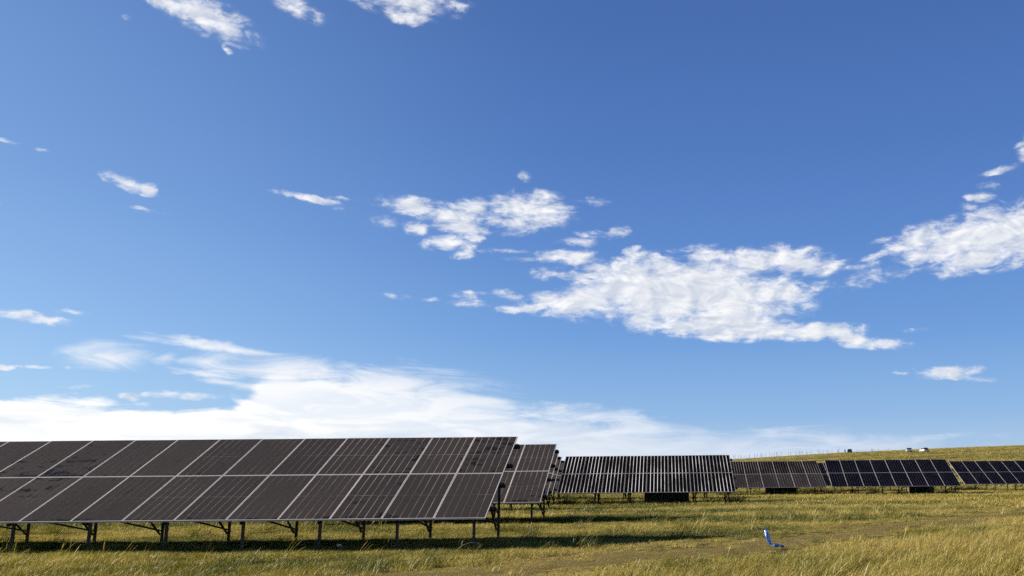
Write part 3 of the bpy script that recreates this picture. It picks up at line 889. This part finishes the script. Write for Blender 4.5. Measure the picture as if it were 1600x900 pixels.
# ------------------------------------------------------------------ crumpled blue plastic sheet
m_blue, t, b = mat('blue_plastic', (.03, .16, .55), .28, 0, .6)
g = N(t, 'ShaderNodeNewGeometry'); n = NOISE(t, g.outputs['Position'], 14, 4, .6)
t.links.new(MIXC(t, SMOOTH(t, n, .42, .70), (.03, .14, .46, 1), (.26, .46, .80, 1)), b.inputs['Base Color'])  # highlights painted as pale blue noise patches
def blue_sheet():
    g_ = np.random.default_rng(5)
    path = [(-.135, .41), (-.135, .345), (-.112, .27), (-.082, .19), (-.045, .11), (-.01, .045), (.055, .03), (.12, .035), (.19, .018), (.26, .010)]
    half = [.004, .032, .062, .088, .105, .118, .12, .11, .08, .03]
    fine = 2
    V, Fc = [], []
    n_ = (len(path) - 1) * fine + 1
    M = 13
    for i in range(n_):
        f = i / fine; a = min(int(f), len(path) - 2); u = f - a
        x = path[a][0] * (1 - u) + path[a + 1][0] * u; z = path[a][1] * (1 - u) + path[a + 1][1] * u
        hw = half[a] * (1 - u) + half[a + 1] * u
        for j in range(M):
            v = j / (M - 1) * 2 - 1
            fold = .024 * math.sin(v * 5.2 + f * .9) + .014 * abs(math.sin(v * 9 + f * 2.1)) + g_.normal(0, .006)
            up = max(0.0, 1 - f / 5)
            V.append((x + fold * up + .03 * v * v * up + v * hw * .75 * up, v * hw + .02 * math.sin(f * 1.7), max(z + fold * (1 - up) + (.012 if up < .2 else 0), .004) ))
    for i in range(n_ - 1):
        for j in range(M - 1):
            q = i * M + j
            Fc.append([q, q + 1, q + M + 1, q + M])
    me = mesh('blue_plastic_sheet', V, Fc, m_blue, False)
    return me
bo = link('blue_plastic_sheet', blue_sheet())
bo.location = (2.44, 20.0, float(height(2.44, 20.0)) + .03)
bo.rotation_euler = (0, 0, R(-8))
sd = bo.modifiers.new('thickness', 'SOLIDIFY'); sd.thickness = .006
tag(bo, 'crumpled bright blue plastic sheet standing folded upright on the grass', 'plastic sheet')

# ------------------------------------------------------------------ small things in the grass by the nearest table
m_pale, t, b = mat('bleached_stalk', (.22, .19, .14), .7)
def tube(name, pts_, rads, m, k=6):
    mb_v, mb_f = [], []
    P = [Vector(q) for q in pts_]
    for i, q in enumerate(P):
        tg_ = (P[min(i + 1, len(P) - 1)] - P[max(i - 1, 0)]).normalized()
        s = tg_.cross(Vector((0, 1, .01))).normalized(); n_ = s.cross(tg_)
        for j in range(k):
            a = 6.2832 * j / k
            mb_v.append(tuple(q + (s * math.cos(a) + n_ * math.sin(a)) * rads[i]))
    for i in range(len(P) - 1):
        for j in range(k):
            a, b2 = i * k + j, i * k + (j + 1) % k
            mb_f.append([a, b2, b2 + k, a + k])
    mb_f.append(list(range(k))[::-1]); mb_f.append([len(mb_v) - k + j for j in range(k)])
    return mesh(name, mb_v, mb_f, m, True)
bx_, by_ = -4.25, 19.75
so_ = link('bent_stalk', tube('bent_stalk', [(-.12, 0, -.05), (-.02, 0, .10), (.10, 0, .19), (.24, .02, .235), (.36, .03, .235), (.46, .05, .21)], [.006, .006, .006, .005, .004, .003], m_pale))
so_.location = (bx_, by_, float(height(bx_, by_)))
tag(so_, 'pale bent dry stalk arching over the grass at the corner of the nearest table', 'stalk')
m_scrap, t, b = mat('white_scrap', (.60, .60, .56), .6)
def scrap(x, y, s, seed, label):
    g_ = np.random.default_rng(seed)
    V, Fc, M = [], [], 7
    for i in range(M):
        for j in range(M):
            u, v = i / (M - 1) - .5, j / (M - 1) - .5
            V.append((u * s * (1 + g_.normal(0, .05)), v * s * .8, .03 + s * (.42 * abs(math.sin(u * 4 + v * 2.4)) + g_.normal(0, .05))))
    for i in range(M - 1):
        for j in range(M - 1):
            q = i * M + j; Fc.append([q, q + 1, q + M + 1, q + M])
    o = link('paper_scrap', mesh('paper_scrap', V, Fc, m_scrap))
    o.location = (x, y, float(height(x, y)) + .10); o.rotation_euler = (R(25), 0, g_.uniform(0, 6))
    o.modifiers.new('thickness', 'SOLIDIFY').thickness = .003
    tag(o, label, 'scrap')
scrap(-7.0, 20.35, .10, 3, 'small crumpled white scrap caught in grass before the nearest table')
scrap(-4.02, 20.6, .06, 4, 'tiny white scrap in grass right of the nearest table corner post')

# ------------------------------------------------------------------ piles standing along the far ridge
m_pile, t, b = mat('pale_pile', (.80, .80, .80), .6, 0)
pile_me = MB().prism(channel(.13, .10, .025), (0, 0, -.5), (0, 0, 1.0), (0, 1, 0)).box(-.09, .09, -.07, .07, 1.001, 1.03).mesh('ridge_pile', m_pile)
g_ = np.random.default_rng(17)
xx = 28.0
while xx < 112:
    yy = 444 + g_.uniform(-22, 10)
    o = link('ridge_pile', pile_me)
    h_ = g_.uniform(1.5, 2.3) * (1.0 if xx < 90 else .6)
    o.scale = (1.0, 1.0, h_)
    o.location = (xx, yy, float(height(xx, yy)))
    o.rotation_euler = (g_.normal(0, .03), g_.normal(0, .05), g_.uniform(-.3, .3))
    tag(o, 'thin pale pile, one of many standing along the far ridge', 'pile', 'pale piles along the far ridge')
    xx += g_.uniform(.55, 1.5)

# ------------------------------------------------------------------ vehicles parked on the ridge
m_tyre, _, _ = mat('tyre_rubber', (.02, .02, .02), .8)
m_glass, _, _ = mat('car_glass', (.015, .018, .02), .08, 0, .6)
m_rim, _, _ = mat('wheel_rim', (.4, .4, .4), .35, .8)
def car(label, x, y, rz, paint, tall=0.0):
    mp_, _, _ = mat('car_paint', paint, .25, 0, .6)
    root = link('parked_car', None)
    root.location = (x, y, float(height(x, y)) + .02); root.rotation_euler = (0, 0, rz)
    tag(root, label, 'car', 'vehicles parked on the ridge')
    low = [(-2.1, .35), (2.05, .35), (2.12, .62), (2.0, .86), (1.15, .98), (-1.95, 1.02), (-2.12, .8)]
    top = [(1.10, .985), (.45, 1.48 + tall), (-1.45, 1.52 + tall), (-1.92, 1.025)]
    def ext(prof, hw, hw2=None):
        V = [(a, -hw, z) for a, z in prof] + [(a, hw, z) for a, z in prof]
        k = len(prof)
        Fc = [[i, (i + 1) % k, k + (i + 1) % k, k + i] for i in range(k)] + [list(range(k))[::-1], [k + i for i in range(k)]]
        return V, Fc
    def bevelled(name, V, Fc, m, off):
        me = mesh(name, V, Fc, m)
        bm = bmesh.new(); bm.from_mesh(me); bmesh.ops.recalc_face_normals(bm, faces=bm.faces)
        bmesh.ops.bevel(bm, geom=bm.edges[:], offset=off, segments=2, affect='EDGES'); bm.to_mesh(me); bm.free()
        return me
    link('body', bevelled('body', *ext(low, .88), mp_, .06), root)
    cab = link('cabin', bevelled('cabin', *ext(top, .76), m_glass, .04), root)
    link('roof', bevelled('roof', *ext([(.42, 1.49 + tall), (.36, 1.56 + tall), (-1.42, 1.59 + tall), (-1.47, 1.53 + tall)], .74), mp_, .015), root)
    for px_ in (.42, -.45, -1.45):
        for sy in (-1, 1):
            link('pillar', MB().prism([(-.04, -.02), (.04, -.02), (.04, .02), (-.04, .02)], (px_ + (.55 if px_ > 0 else -.08), sy * .775, 1.0), (px_, sy * .765, 1.5 + tall), (0, 1, 0)).mesh('pillar', mp_), root)
    for wx in (1.3, -1.3):
        for sy in (-1, 1):
            V, Fc, k = [], [], 16
            for yy2, r2 in ((0, .30), (.03, .33), (.19, .33), (.22, .30)):
                V += [(r2 * math.cos(6.2832 * j / k), yy2 - .11, r2 * math.sin(6.2832 * j / k)) for j in range(k)]
            for i in range(3):
                Fc += [[i * k + j, i * k + (j + 1) % k, (i + 1) * k + (j + 1) % k, (i + 1) * k + j] for j in range(k)]
            Fc += [list(range(k))[::-1], [3 * k + j for j in range(k)]]
            wh = link('wheel', mesh('wheel', V, Fc, m_tyre, False), root, (wx, sy * .83, .33))
            V2 = [(.2 * math.cos(6.2832 * j / k), sy * .115, .2 * math.sin(6.2832 * j / k)) for j in range(k)] + [(0, sy * .13, 0)]
            link('rim', mesh('rim', V2, [[j, (j + 1) % k, k] for j in range(k)], m_rim), wh)
    m_l, _, _ = mat('lamp_lens', (.7, .7, .65), .1)
    for sy in (-.6, .6):
        link('headlight', MB().box(2.085, 2.125, sy - .16, sy + .16, .64, .76).mesh('headlight', m_l), root)
car('dark car parked end-on on the far ridge beside a dark standing figure', 79.6, 377, R(75), (.012, .014, .02))
car('white car half sunk behind grass on the far ridge, left of the other white vehicle', 90.2, 327, R(83), (.36, .36, .35))
car('white car with dark windows on the far ridge, rightmost of the vehicles', 93.6, 320, R(100), (.42, .42, .41))

# a person standing by the dark car
def person():
    J = [((0, 0, .92), .15), ((0, 0, 1.12), .14), ((0, 0, 1.34), .17), ((0, 0, 1.48), .065), ((0, 0, 1.56), .085), ((0, .01, 1.66), .10), ((0, 0, 1.74), .07),
         ((.10, 0, .88), .10), ((.11, .02, .48), .07), ((.11, -.02, .08), .05), ((.11, .10, .03), .045),
         ((-.10, 0, .88), .10), ((-.11, -.02, .48), .07), ((-.12, -.03, .08), .05), ((-.12, .09, .03), .045),
         ((.21, 0, 1.38), .07), ((.26, -.02, 1.12), .05), ((.25, .06, .88), .038), ((.25, .09, .80), .035),
         ((-.21, 0, 1.38), .07), ((-.26, -.02, 1.12), .05), ((-.25, .06, .88), .038), ((-.25, .09, .80), .035)]
    E_ = [(0, 1), (1, 2), (2, 3), (3, 4), (4, 5), (5, 6), (0, 7), (7, 8), (8, 9), (9, 10), (0, 11), (11, 12), (12, 13), (13, 14), (2, 15), (15, 16), (16, 17), (17, 18), (2, 19), (19, 20), (20, 21), (21, 22)]
    me = bpy.data.meshes.new('person')
    me.from_pydata([j[0] for j in J], E_, [])
    m_, t_, b_ = mat('dark_clothes', (.015, .017, .025), .8)
    me.materials.append(m_)
    o = link('person', me)
    o.modifiers.new('skin', 'SKIN')
    for i, j in enumerate(J):
        me.skin_vertices[0].data[i].radius = (j[1], j[1])
    me.skin_vertices[0].data[0].use_root = True
    sb = o.modifiers.new('sub', 'SUBSURF'); sb.levels = 1; sb.render_levels = 2
    return o
po = person()
po.location = (77.2, 375, float(height(77.2, 375)))
po.rotation_euler = (0, 0, R(160))
tag(po, 'person in dark clothes standing on the far ridge left of the dark car', 'person')
